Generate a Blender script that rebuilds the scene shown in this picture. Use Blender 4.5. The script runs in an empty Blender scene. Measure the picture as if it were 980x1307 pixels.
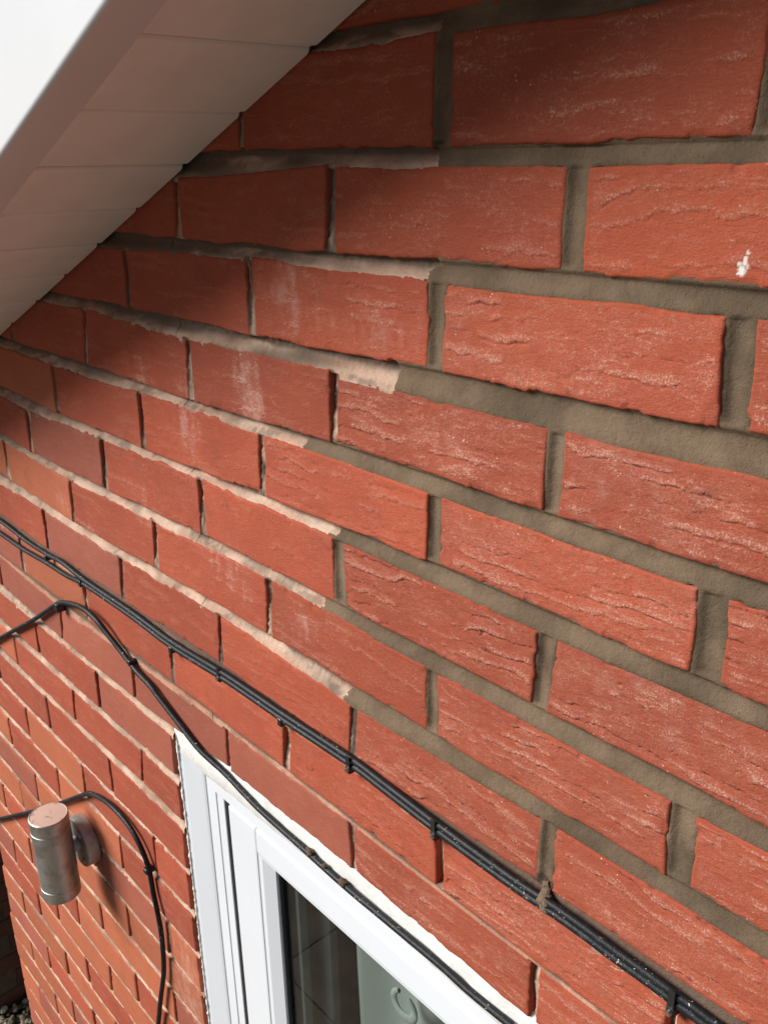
import bpy, bmesh, math, random
import numpy as np
from mathutils import Matrix, Vector

# ------------------------------------------------------------------ scene, camera, light
scn = bpy.context.scene
GROUND = 2.830            # wall datum (z = 0 of the survey) stands this high above the ground
rng = np.random.default_rng(7)
random.seed(7)

cam_d = bpy.data.cameras.new("camera")
cam = bpy.data.objects.new("camera", cam_d)
scn.collection.objects.link(cam)
cam.matrix_world = Matrix(((0.67187, -0.25654, 0.69482, 0.44352),
                           (0.74051, 0.25213, -0.62295, -0.44847),
                           (-0.01538, 0.93307, 0.35937, GROUND - 0.07349),
                           (0, 0, 0, 1)))
cam_d.sensor_fit = 'VERTICAL'
cam_d.sensor_height = 36.0
cam_d.lens = 36.0 * 1158.78 / 1307.0
cam_d.clip_start = 0.01
cam_d.clip_end = 2000.0
cam_d.dof.use_dof = True
cam_d.dof.focus_distance = 0.66
cam_d.dof.aperture_fstop = 40.0
scn.camera = cam

SUN_DIR = Vector((-0.86, -1.0, 0.76)).normalized()      # from the wall towards the sun
elev = math.asin(SUN_DIR.z)
rot = math.atan2(SUN_DIR.x, SUN_DIR.y)
world = bpy.data.worlds.new("World")
scn.world = world
world.use_nodes = True
wn = world.node_tree
bg = wn.nodes["Background"]
sky = wn.nodes.new("ShaderNodeTexSky")
sky.sky_type = 'NISHITA'
sky.sun_disc = False
sky.sun_elevation = elev
sky.sun_rotation = rot
sky.air_density = 1.0
sky.dust_density = 0.6
wn.links.new(sky.outputs[0], bg.inputs[0])
bg.inputs[1].default_value = 0.05
sun_d = bpy.data.lights.new("sun", 'SUN')
sun_d.energy = 4.6
sun_d.angle = math.radians(30.0)
sun_d.color = (1.0, 0.98, 0.955)
sun = bpy.data.objects.new("sun", sun_d)
scn.collection.objects.link(sun)
sun.rotation_euler = SUN_DIR.to_track_quat('Z', 'Y').to_euler()
scn.view_settings.view_transform = 'Standard'
scn.view_settings.look = 'None'
scn.view_settings.exposure = 0.32
scn.view_settings.gamma = 1.0

# ------------------------------------------------------------------ helpers
COL = scn.collection


def mesh_np(name, verts, faces, smooth=True):
    """verts (N,3) in metres, faces = int array (M,3|4) or list of such arrays."""
    me = bpy.data.meshes.new(name)
    if not isinstance(faces, list):
        faces = [faces]
    faces = [np.asarray(f, np.int32) for f in faces if len(f)]
    nl = sum(f.size for f in faces)
    nf = sum(len(f) for f in faces)
    me.vertices.add(len(verts))
    me.vertices.foreach_set('co', np.asarray(verts, np.float32).ravel())
    me.loops.add(nl)
    me.loops.foreach_set('vertex_index', np.concatenate([f.ravel() for f in faces]))
    tot = np.concatenate([np.full(len(f), f.shape[1], np.int32) for f in faces])
    start = np.concatenate([[0], np.cumsum(tot)[:-1]]).astype(np.int32)
    me.polygons.add(nf)
    me.polygons.foreach_set('loop_start', start)
    me.polygons.foreach_set('loop_total', tot)
    me.polygons.foreach_set('use_smooth', np.full(nf, smooth, bool))
    me.update(calc_edges=True)
    me.validate()
    return me


def link(name, me, mat=None, parent=None, loc=None):
    o = bpy.data.objects.new(name, me)
    COL.objects.link(o)
    if mat is not None and me is not None and not me.materials:
        me.materials.append(mat)
    if parent is not None:
        o.parent = parent
    if loc is not None:
        o.location = loc
    return o


def tag(o, label=None, cat=None, group=None, kind=None):
    if label:
        o['label'] = label
    if cat:
        o['category'] = cat
    if group:
        o['group'] = group
    if kind:
        o['kind'] = kind
    return o


def bm_box(bm, lo, hi, bev=0.0, seg=2):
    m = bmesh.ops.create_cube(bm, size=1.0)
    vs = m['verts']
    for v in vs:
        v.co = Vector([lo[i] + (v.co[i] + 0.5) * (hi[i] - lo[i]) for i in range(3)])
    if bev > 0:
        es = list({e for v in vs for e in v.link_edges})
        bmesh.ops.bevel(bm, geom=es, offset=bev, segments=seg, affect='EDGES', profile=0.6)


def bm_obj(name, bm, mat, parent=None, loc=None, smooth=False):
    me = bpy.data.meshes.new(name)
    bm.to_mesh(me)
    bm.free()
    if smooth:
        me.polygons.foreach_set('use_smooth', [True] * len(me.polygons))
    return link(name, me, mat, parent, loc)


def empty(name, loc, parent=None):
    o = bpy.data.objects.new(name, None)
    o.empty_display_size = 0.05
    COL.objects.link(o)
    o.location = loc
    if parent:
        o.parent = parent
    return o


def h2(ix, iy, seed):
    n = (ix.astype(np.int64) * 374761393 + iy.astype(np.int64) * 668265263 + int(seed) * 974634271) & 0x7fffffff
    n = ((n ^ (n >> 13)) * 1274126177) & 0x7fffffff
    n = (n ^ (n >> 16)) & 0x7fffffff
    return n / 0x7fffffff


def vn(x, y, seed=0):
    """value noise, -1..1"""
    x = np.asarray(x, float)
    y = np.asarray(y, float)
    xi = np.floor(x)
    yi = np.floor(y)
    fx = x - xi
    fy = y - yi
    fx = fx * fx * (3 - 2 * fx)
    fy = fy * fy * (3 - 2 * fy)
    a = h2(xi, yi, seed)
    b = h2(xi + 1, yi, seed)
    c = h2(xi, yi + 1, seed)
    d = h2(xi + 1, yi + 1, seed)
    return 2 * ((a * (1 - fx) + b * fx) * (1 - fy) + (c * (1 - fx) + d * fx) * fy) - 1


def fbm(x, y, seed=0, oct=3):
    s = 0
    a = 1.0
    for i in range(oct):
        s = s + a * vn(x * 2 ** i + 13.7 * i, y * 2 ** i - 7.1 * i, seed + i)
        a *= 0.5
    return s / 1.75


def sstep(a, b, x):
    t = np.clip((x - a) / (b - a), 0, 1)
    return t * t * (3 - 2 * t)


def grid_faces(nu, nv):
    i = np.arange(nv - 1)[:, None] * nu + np.arange(nu - 1)[None, :]
    return np.stack([i, i + 1, i + nu + 1, i + nu], -1).reshape(-1, 4)


def tube(pts, rad, ns=10, sub=4, cap=True):
    """Catmull-Rom tube through pts (metres); returns verts, [quads, caps]"""
    P = [Vector(p) for p in pts]
    out = []
    for i in range(len(P) - 1):
        p0 = P[max(i - 1, 0)]
        p1, p2 = P[i], P[i + 1]
        p3 = P[min(i + 2, len(P) - 1)]
        for k in range(sub):
            t = k / sub
            out.append(0.5 * ((2 * p1) + (p2 - p0) * t + (2 * p0 - 5 * p1 + 4 * p2 - p3) * t * t + (3 * p1 - p0 - 3 * p2 + p3) * t ** 3))
    out.append(P[-1])
    vs = []
    n = len(out)
    up = Vector((0, 1, 0.01)).normalized()
    for i, p in enumerate(out):
        tg = (out[min(i + 1, n - 1)] - out[max(i - 1, 0)]).normalized()
        s = tg.cross(up).normalized()
        w = s.cross(tg).normalized()
        for k in range(ns):
            a = 2 * math.pi * k / ns
            vs.append(p + rad * (math.cos(a) * s + math.sin(a) * w))
    fs = []
    for i in range(n - 1):
        for k in range(ns):
            fs.append((i * ns + k, i * ns + (k + 1) % ns, (i + 1) * ns + (k + 1) % ns, (i + 1) * ns + k))
    vs = np.array([tuple(v) for v in vs])
    caps = []
    if cap:
        c0 = len(vs)
        vs = np.vstack([vs, [tuple(out[0])], [tuple(out[-1])]])
        for k in range(ns):
            caps.append((c0, (k + 1) % ns, k))
            caps.append((c0 + 1, (n - 1) * ns + k, (n - 1) * ns + (k + 1) % ns))
    return vs, [np.array(fs), np.array(caps) if caps else np.zeros((0, 3), int)]


# ------------------------------------------------------------------ materials
class NT:
    def __init__(self, name):
        self.m = bpy.data.materials.new(name)
        self.m.use_nodes = True
        self.t = self.m.node_tree
        self.b = self.t.nodes["Principled BSDF"]

    def n(self, typ, **kw):
        o = self.t.nodes.new(typ)
        for k, v in kw.items():
            if k.startswith('i_'):
                o.inputs[k[2:].replace('_', ' ')].default_value = v
            else:
                setattr(o, k, v)
        return o

    def l(self, a, b):
        self.t.links.new(a, b)

    def math(self, op, a, b=None, c=None, clamp=False):
        o = self.n("ShaderNodeMath", operation=op)
        o.use_clamp = clamp
        for i, v in enumerate((a, b, c)):
            if v is None:
                continue
            if isinstance(v, (int, float)):
                o.inputs[i].default_value = v
            else:
                self.l(v, o.inputs[i])
        return o.outputs[0]

    def mix(self, fac, a, b, mode='MIX'):
        o = self.n("ShaderNodeMix", data_type='RGBA', blend_type=mode)
        for s, v in ((o.inputs[0], fac), (o.inputs[6], a), (o.inputs[7], b)):
            if isinstance(v, (int, float)):
                s.default_value = v
            elif isinstance(v, tuple):
                s.default_value = (*v, 1.0) if len(v) == 3 else v
            else:
                self.l(v, s)
        return o.outputs[2]

    def noise(self, vec, scale, detail=3, rough=0.55, dist=0.0, w=None):
        o = self.n("ShaderNodeTexNoise")
        o.inputs['Scale'].default_value = scale
        o.inputs['Detail'].default_value = detail
        o.inputs['Roughness'].default_value = rough
        o.inputs['Distortion'].default_value = dist
        if vec is not None:
            self.l(vec, o.inputs['Vector'])
        return o.outputs['Fac']

    def ramp(self, v, lo, hi):
        o = self.n("ShaderNodeMapRange", interpolation_type='SMOOTHSTEP')
        self.l(v, o.inputs[0])
        o.inputs[1].default_value = lo
        o.inputs[2].default_value = hi
        return o.outputs[0]

    def bump(self, h, dist, strength=1.0, nrm=None):
        o = self.n("ShaderNodeBump")
        o.inputs['Distance'].default_value = dist
        o.inputs['Strength'].default_value = strength
        self.l(h, o.inputs['Height'])
        if nrm is not None:
            self.l(nrm, o.inputs['Normal'])
        return o.outputs[0]

    def coord(self, scale=(1, 1, 1)):
        tc = self.n("ShaderNodeTexCoord")
        oi = self.n("ShaderNodeObjectInfo")
        v = self.n("ShaderNodeVectorMath", operation='MULTIPLY_ADD')
        self.l(tc.outputs['Object'], v.inputs[0])
        v.inputs[1].default_value = scale
        cx = self.n("ShaderNodeCombineXYZ")
        k = self.math('MULTIPLY', oi.outputs['Random'], 37.0)
        for i in range(3):
            self.l(k, cx.inputs[i])
        self.l(cx.outputs[0], v.inputs[2])
        return v.outputs[0], oi.outputs['Random']


def brick_material(name, base, alt, pale, dusty=1.0):
    M = NT(name)
    v, rnd = M.coord()
    vs, _ = M.coord((1, 1, 2.6))
    at = M.n("ShaderNodeVertexColor", layer_name='surf')
    sp = M.n("ShaderNodeSeparateColor")
    M.l(at.outputs[0], sp.inputs[0])
    ridge, smear, edge = sp.outputs[0], sp.outputs[1], sp.outputs[2]
    tint = M.ramp(M.noise(v, 9, 2), 0.38, 0.62)
    col = M.mix(M.math('MULTIPLY', tint, 0.55), base, alt)
    col = M.mix(M.math('MULTIPLY', M.ramp(M.noise(vs, 70, 4, 0.65), 0.42, 0.75), 0.55), col, alt)
    # each brick has its own firing
    dk = M.n("ShaderNodeMapRange")
    M.l(rnd, dk.inputs[0])
    dk.inputs[3].default_value = 0.84
    dk.inputs[4].default_value = 1.10
    hs = M.n("ShaderNodeHueSaturation")
    M.l(dk.outputs[0], hs.inputs['Value'])
    M.l(col, hs.inputs['Color'])
    col = hs.outputs[0]
    # mortar dust plus highlights painted along the ridges, kept off the washed rim of the brick
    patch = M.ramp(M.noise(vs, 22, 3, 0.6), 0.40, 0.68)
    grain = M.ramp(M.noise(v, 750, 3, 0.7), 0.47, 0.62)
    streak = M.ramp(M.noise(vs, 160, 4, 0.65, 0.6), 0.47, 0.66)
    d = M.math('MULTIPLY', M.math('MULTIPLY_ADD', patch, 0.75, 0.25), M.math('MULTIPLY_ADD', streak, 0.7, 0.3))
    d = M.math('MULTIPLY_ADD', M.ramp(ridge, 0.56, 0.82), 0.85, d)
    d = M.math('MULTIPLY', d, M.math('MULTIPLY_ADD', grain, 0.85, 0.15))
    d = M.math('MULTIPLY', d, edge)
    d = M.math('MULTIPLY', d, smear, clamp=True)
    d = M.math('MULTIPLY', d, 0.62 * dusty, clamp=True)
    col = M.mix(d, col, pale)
    # efflorescence bloom
    bl = M.math('MULTIPLY', M.ramp(smear, 0.9, 2.2), M.ramp(M.noise(v, 60, 5, 0.7), 0.36, 0.7))
    col = M.mix(M.math('MULTIPLY', bl, 0.42), col, (0.62, 0.40, 0.33))
    sot = M.math('MULTIPLY', M.ramp(M.noise(v, 26, 5, 0.65, 0.4), 0.56, 0.80), 0.40)
    col = M.mix(sot, col, (0.17, 0.050, 0.032))
    # shade painted into the creases; on the joint sides, grime
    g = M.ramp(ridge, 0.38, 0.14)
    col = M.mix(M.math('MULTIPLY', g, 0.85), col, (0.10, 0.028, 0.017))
    # lime specks
    vo = M.n("ShaderNodeTexVoronoi", feature='F1')
    vo.inputs['Scale'].default_value = 260
    M.l(v, vo.inputs['Vector'])
    spk = M.math('MULTIPLY', M.ramp(vo.outputs['Distance'], 0.20, 0.10), M.ramp(M.noise(v, 55, 2), 0.60, 0.66))
    spk = M.math('MULTIPLY', spk, smear, clamp=True)
    col = M.mix(M.math('MULTIPLY', spk, 0.75), col, (0.72, 0.58, 0.48))
    dkp = M.math('MULTIPLY', M.ramp(vo.outputs['Distance'], 0.16, 0.06), M.ramp(M.noise(v, 48, 2), 0.34, 0.28))
    col = M.mix(M.math('MULTIPLY', dkp, 0.8), col, (0.05, 0.02, 0.015))
    col = M.mix(M.math('SUBTRACT', 1.0, at.outputs['Alpha'], clamp=True), col, (0.80, 0.76, 0.70))
    M.l(col, M.b.inputs['Base Color'])
    M.b.inputs['Roughness'].default_value = 0.82
    M.b.inputs['Specular IOR Level'].default_value = 0.35
    n1 = M.bump(M.noise(vs, 240, 5, 0.75, 0.4), 0.0015, 0.7)
    n2 = M.bump(M.noise(v, 1000, 2, 0.65), 0.0007, 0.6, n1)
    M.l(n2, M.b.inputs['Normal'])
    return M.m


def mortar_material(name, base, alt, dark, cream_amt, grain_scale=900):
    M = NT(name)
    v, _ = M.coord()
    col = M.mix(M.ramp(M.noise(v, 30, 4, 0.6), 0.35, 0.65), base, alt)
    col = M.mix(M.math('MULTIPLY', M.ramp(M.noise(v, grain_scale, 2, 0.7), 0.45, 0.7), 0.45), col, alt)
    damp = M.ramp(M.noise(v, 11, 4, 0.6), 0.45, 0.7)
    col = M.mix(M.math('MULTIPLY', damp, 0.55), col, dark)
    at = M.n("ShaderNodeVertexColor", layer_name='surf')
    sp = M.n("ShaderNodeSeparateColor")
    M.l(at.outputs[0], sp.inputs[0])
    col = M.mix(sp.outputs[1], col, (0.50, 0.20, 0.115))
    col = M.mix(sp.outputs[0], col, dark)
    vo = M.n("ShaderNodeTexVoronoi")
    vo.inputs['Scale'].default_value = 420
    M.l(v, vo.inputs['Vector'])
    pit = M.math('MULTIPLY', M.ramp(vo.outputs['Distance'], 0.22, 0.08), M.ramp(M.noise(v, 90, 2), 0.48, 0.58))
    col = M.mix(M.math('MULTIPLY', pit, 0.85), col, dark)
    M.l(col, M.b.inputs['Base Color'])
    M.b.inputs['Roughness'].default_value = 0.9
    M.b.inputs['Specular IOR Level'].default_value = 0.25
    n1 = M.bump(M.noise(v, 260, 5, 0.75), 0.0022, 0.75)
    n2 = M.bump(M.noise(v, grain_scale * 1.6, 2, 0.6), 0.0007, 0.6, n1)
    M.l(n2, M.b.inputs['Normal'])
    return M.m


def plain(name, col, rough=0.5, metal=0.0, var=0.0, vscale=40, bump=0.0, bscale=300, spec=0.5):
    M = NT(name)
    v, _ = M.coord()
    if var > 0:
        c2 = tuple(c * (1 - var) for c in col)
        M.l(M.mix(M.ramp(M.noise(v, vscale, 4, 0.6), 0.35, 0.7), col, c2), M.b.inputs['Base Color'])
    else:
        M.b.inputs['Base Color'].default_value = (*col, 1)
    M.b.inputs['Roughness'].default_value = rough
    M.b.inputs['Metallic'].default_value = metal
    M.b.inputs['Specular IOR Level'].default_value = spec
    if bump > 0:
        M.l(M.bump(M.noise(v, bscale, 3), bump, 0.6), M.b.inputs['Normal'])
    return M.m


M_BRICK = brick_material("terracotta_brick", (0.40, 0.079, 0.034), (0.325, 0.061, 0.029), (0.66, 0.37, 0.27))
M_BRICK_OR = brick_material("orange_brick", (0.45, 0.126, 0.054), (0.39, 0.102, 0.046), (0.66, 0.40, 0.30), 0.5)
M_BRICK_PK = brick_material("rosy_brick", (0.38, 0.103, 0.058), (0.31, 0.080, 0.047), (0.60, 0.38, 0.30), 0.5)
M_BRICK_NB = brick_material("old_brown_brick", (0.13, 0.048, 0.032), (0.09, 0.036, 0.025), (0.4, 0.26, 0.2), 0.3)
M_NEW = mortar_material("fresh_mortar", (0.136, 0.091, 0.056), (0.200, 0.138, 0.087), (0.055, 0.040, 0.025), 0)
M_OLD = mortar_material("old_lime_mortar", (0.66, 0.47, 0.35), (0.52, 0.36, 0.26), (0.10, 0.070, 0.050), 1)
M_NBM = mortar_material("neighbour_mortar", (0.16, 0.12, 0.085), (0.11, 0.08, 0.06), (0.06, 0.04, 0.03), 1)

# ------------------------------------------------------------------ survey of the brickwork (mm on the wall face)
# (course, nominal u): (u, v) at the top and at the foot of each upright joint
PERP = {(0,-225):(None,None,-221.8,-60.3), (0,0):(6.0,0.0,3.3,-64.6), (1,-337.5):(-334.7,-84.4,-336.0,-135.6), (1,-112.5):(-110.6,-75.4,-113.3,-136.5), (1,112.5):(111.3,-75.5,110.1,-134.7), (2,-450):(-449.6,-152.2,-452.2,-210.9), (2,-225):(-224.6,-147.9,-225.3,-212.9), (2,0):(0.4,-149.7,-1.5,-210.0), (2,225):(218.1,-148.9,220.8,-208.8), (3,-562.5):(-563.8,-223.6,-573.3,-288.9), (3,-337.5):(-338.9,-229.7,-341.0,-291.4), (3,-112.5):(-115.6,-228.3,-117.0,-287.7), (3,112.5):(107.3,-231.5,105.4,-289.0), (4,-675):(-678.2,-306.0,-678.0,-366.8), (4,-450):(-449.7,-302.6,-452.7,-366.1), (4,-225):(-222.2,-302.6,-226.4,-362.8), (4,0):(-0.9,-303.5,-2.2,-358.5), (4,225):(222.8,-304.2,223.8,-360.8), (5,-787.5):(-787.6,-382.8,-793.1,-445.8), (5,-562.5):(-563.9,-377.5,-567.5,-443.3), (5,-337.5):(-338.6,-374.0,-341.2,-436.5), (5,-112.5):(-116.5,-374.1,-116.5,-436.2), (5,112.5):(107.6,-376.4,104.3,-437.6), (6,-675):(-674.9,-458.0,-679.9,-518.8), (6,-450):(-449.4,-453.1,-457.1,-514.6), (6,-225):(-225.3,-448.9,-230.5,-511.0), (6,0):(-3.9,-453.1,-2.7,-512.6), (6,225):(220.8,-454.8,222.4,-513.2), (7,-787.5):(-785.4,-530.8,-786.6,-590.9), (7,-562.5):(-553.1,-531.2,-557.6,-590.7), (7,-337.5):(-325.8,-525.8,-327.6,-586.5), (7,-112.5):(-103.2,-534.6,-107.9,-593.4), (7,112.5):(119.5,-528.8,None,None), (8,-675):(None,None,-681.5,-667.2), (8,-450):(None,None,-446.2,-663.6), (8,-225):(None,None,-214.1,-663.6), (8,0):(5.7,-608.1,7.7,-667.3), (8,225):(231.4,-615.4,None,None), (9,-787.5):(-780.5,-684.1,-791.4,-741.2), (9,-562.5):(-557.4,-676.5,-561.6,-739.5), (9,-337.5):(-332.1,-673.2,-334.2,-729.1), (9,-112.5):(-112.0,-671.9,-110.7,-725.7), (9,112.5):(114.0,-672.4,113.3,-733.6), (10,-900):(-902.2,-754.3,-904.3,-814.0), (10,-675):(-680.4,-752.8,-684.9,-814.2), (11,-787.5):(-785.0,-829.3,-791.3,-888.0), (11,-562.5):(-563.7,-824.6,-574.5,-881.5)}
TOPO = {0: 0, 1: -2, 2: 0.5, 3: -4.5, 4: -3.5, 5: -0.5, 6: -3, 7: -5, 8: -9, 9: 1, 10: -2, 11: -3}
BOTO = {0: 1, 1: 4.5, 2: 4.5, 3: 1, 4: 3.5, 5: 3, 6: 2, 7: 0.5, 8: -3, 9: 7, 10: 2, 11: 4.5}
# where the repointing stops in the bed joint under each course (u, mm): fresh to the right of it
FRONT = {-2: 0, -1: 3, 0: -2, 1: -5, 2: -44, 3: -158, 4: -117, 5: -144, 6: -114}
NEWPERP = {(-1, 112.5), (0, 0), (0, 225), (1, 112.5), (1, 337.5), (2, 0), (2, 225), (3, 112.5), (3, 337.5), (4, 0), (4, 225),
           (5, -112.5), (5, 112.5), (5, 337.5), (6, 0), (6, 225), (7, 112.5), (7, 337.5), (-2, 0), (-2, 225), (-1, 337.5), (2, 450),
           (0, 450), (4, 450), (6, 450)}
UL, UR = -1386.0, 560.0        # wall corner, right-hand end built
WIN_L, WIN_R, WIN_T, WIN_B = -465.0, 450.0, -731.0, -1790.0
ROWS = list(range(-3, 38))


def nominal_perps(r):
    off = 0 if r % 2 == 0 else 112.5
    ks = range(-8, 5)
    return [225 * k + off for k in ks if UL + 40 < 225 * k + off < UR + 230]


def perp(r, u):
    """ut, vt, ub, vb"""
    rr = np.random.default_rng(abs(int(r * 977 + u * 13 + 5000)))
    to = TOPO.get(r, (-2.5 if r < 9 else 0.3) + rr.normal() * 0.7)
    bo = BOTO.get(r, (3.0 if r < 9 else -0.3) + rr.normal() * 0.7)
    j = rr.normal() * 3.0
    d = [u - 2 + j, -75 * r + to, u - 3.5 + j, -75 * r - 65 + bo]
    if r >= 8 and u < -600:
        d[0] -= 3 + 4.3 * min(max(0, r - 12), 14)
        d[2] -= 5 + 4.3 * min(max(0, r - 12), 14)
    m = PERP.get((r, u))
    if m:
        if m[0] is None and m[2] is not None:
            d[0] = m[2] + 1.5
        if m[2] is None and m[0] is not None:
            d[2] = m[0] - 1.5
        d = [d[i] if m[i] is None else m[i] for i in range(4)]
    return d


class Course:
    pass


COURSES = {}
for r in ROWS:
    c = Course()
    us = nominal_perps(r)
    tab = np.array([perp(r, u) for u in us])
    c.us, c.tab = us, tab
    c.new = np.array([(r, u) in NEWPERP for u in us])
    rr = np.random.default_rng(100 + r)
    us_ = np.array(us)
    OPEN = {(20, -1125), (20, -900), (21, -1237.5), (21, -1012.5), (22, -900)}
    c.open = np.array([(r, u) in OPEN for u in us])
    c.hw = np.where(c.new, np.where(us_ >= 200, 7.9, 7.0), 4.6 if r < 9 else 3.6) + rr.normal(size=len(us)) * 0.5 + 2.2 * c.open
    COURSES[r] = c


def v_top(r, u):
    t = COURSES[r].tab
    return np.interp(u, t[:, 0], t[:, 1])


def v_bot(r, u):
    t = COURSES[r].tab
    return np.interp(u, t[:, 2], t[:, 3])


# soffit line on the wall: v = SV + tan(22.07)*(u - SU)
PITCH = math.radians(22.07)
SU, SV = -843.0, -290.0


def above_soffit(u, v):
    return v - (SV + math.tan(PITCH) * (u - SU))


# bricks: corners TL TR BR BL
BRICKS = []
for r in ROWS:
    c = COURSES[r]
    n = len(c.us)
    for i in range(-1, n - 1):
        if i < 0:
            ltu = lbu = float(np.interp(r, [20, 22, 24, 28], [-1386, -1406, -1418, -1424]))
            lvt, lvb = c.tab[0, 1], c.tab[0, 3]
        else:
            ltu, lbu = c.tab[i, 0] + c.hw[i], c.tab[i, 2] + c.hw[i]
            lvt, lvb = c.tab[i, 1], c.tab[i, 3]
        rtu, rbu = c.tab[i + 1, 0] - c.hw[i + 1], c.tab[i + 1, 2] - c.hw[i + 1]
        rvt, rvb = c.tab[i + 1, 1], c.tab[i + 1, 3]
        segs = [[(ltu, lvt), (rtu, rvt), (rbu, rvb), (lbu, lvb)]]
        vm = (lvt + lvb) / 2
        if WIN_B < vm < WIN_T:
            if ltu >= WIN_L - 5 and rtu <= WIN_R + 5:
                continue
            if ltu < WIN_L < rtu:
                j = -4.5 - 1.2 * np.random.default_rng(r).random()
                segs = [[(ltu, lvt), (WIN_L + j, rvt), (WIN_L + j - 0.8, rvb), (lbu, lvb)]]
            elif ltu < WIN_R < rtu:
                segs = [[(WIN_R, lvt), (rtu, rvt), (rbu, rvb), (WIN_R, lvb)]]
        for q in segs:
            if q[1][0] - q[0][0] < 18:
                continue
            cu = sum(p[0] for p in q) / 4
            if above_soffit(q[1][0], q[2][1]) > 30 and above_soffit(q[0][0], q[3][1]) > 30 and above_soffit(q[1][0], q[2][1]) > 30:
                continue
            BRICKS.append((r, cu, q))


def w2(u, v, y=0.0):
    return (u / 1000, y / 1000, GROUND + v / 1000)


SMEARS = [(-352, -321, 22, 34, 1.1), (-239, -258, 24, 30, 1.3), (-167, -172, 30, 26, 1.2), (-301, -470, 40, 24, 0.9), (4, -259, 26, 14, 1.2),
          (-223, -277, 12, 20, .8), (-441, -282, 16, 26, .7), (-709, -496, 24, 16, .9), (198, -307, 50, 16, 1.0), (-169, -478, 16, 16, .9),
          (-60, -190, 60, 18, .6), (160, -250, 70, 30, .7), (190, -390, 80, 26, .9), (60, -330, 60, 26, .6), (150, -480, 80, 24, .5),
          (-640, -520, 30, 20, .7), (-500, -1180, 60, 70, .9), (-520, -1240, 40, 40, 1.0), (-470, -430, 30, 30, .5)]


SPLASH = [(217, -122, 1.3, 2.4), (215.6, -127, 2.1, 2.9), (214.0, -124.4, 1.0, 1.1), (218.6, -125.3, .9, .9), (217.6, -118.3, .9, .8), (213.2, -128.8, .8, .8)]


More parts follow.
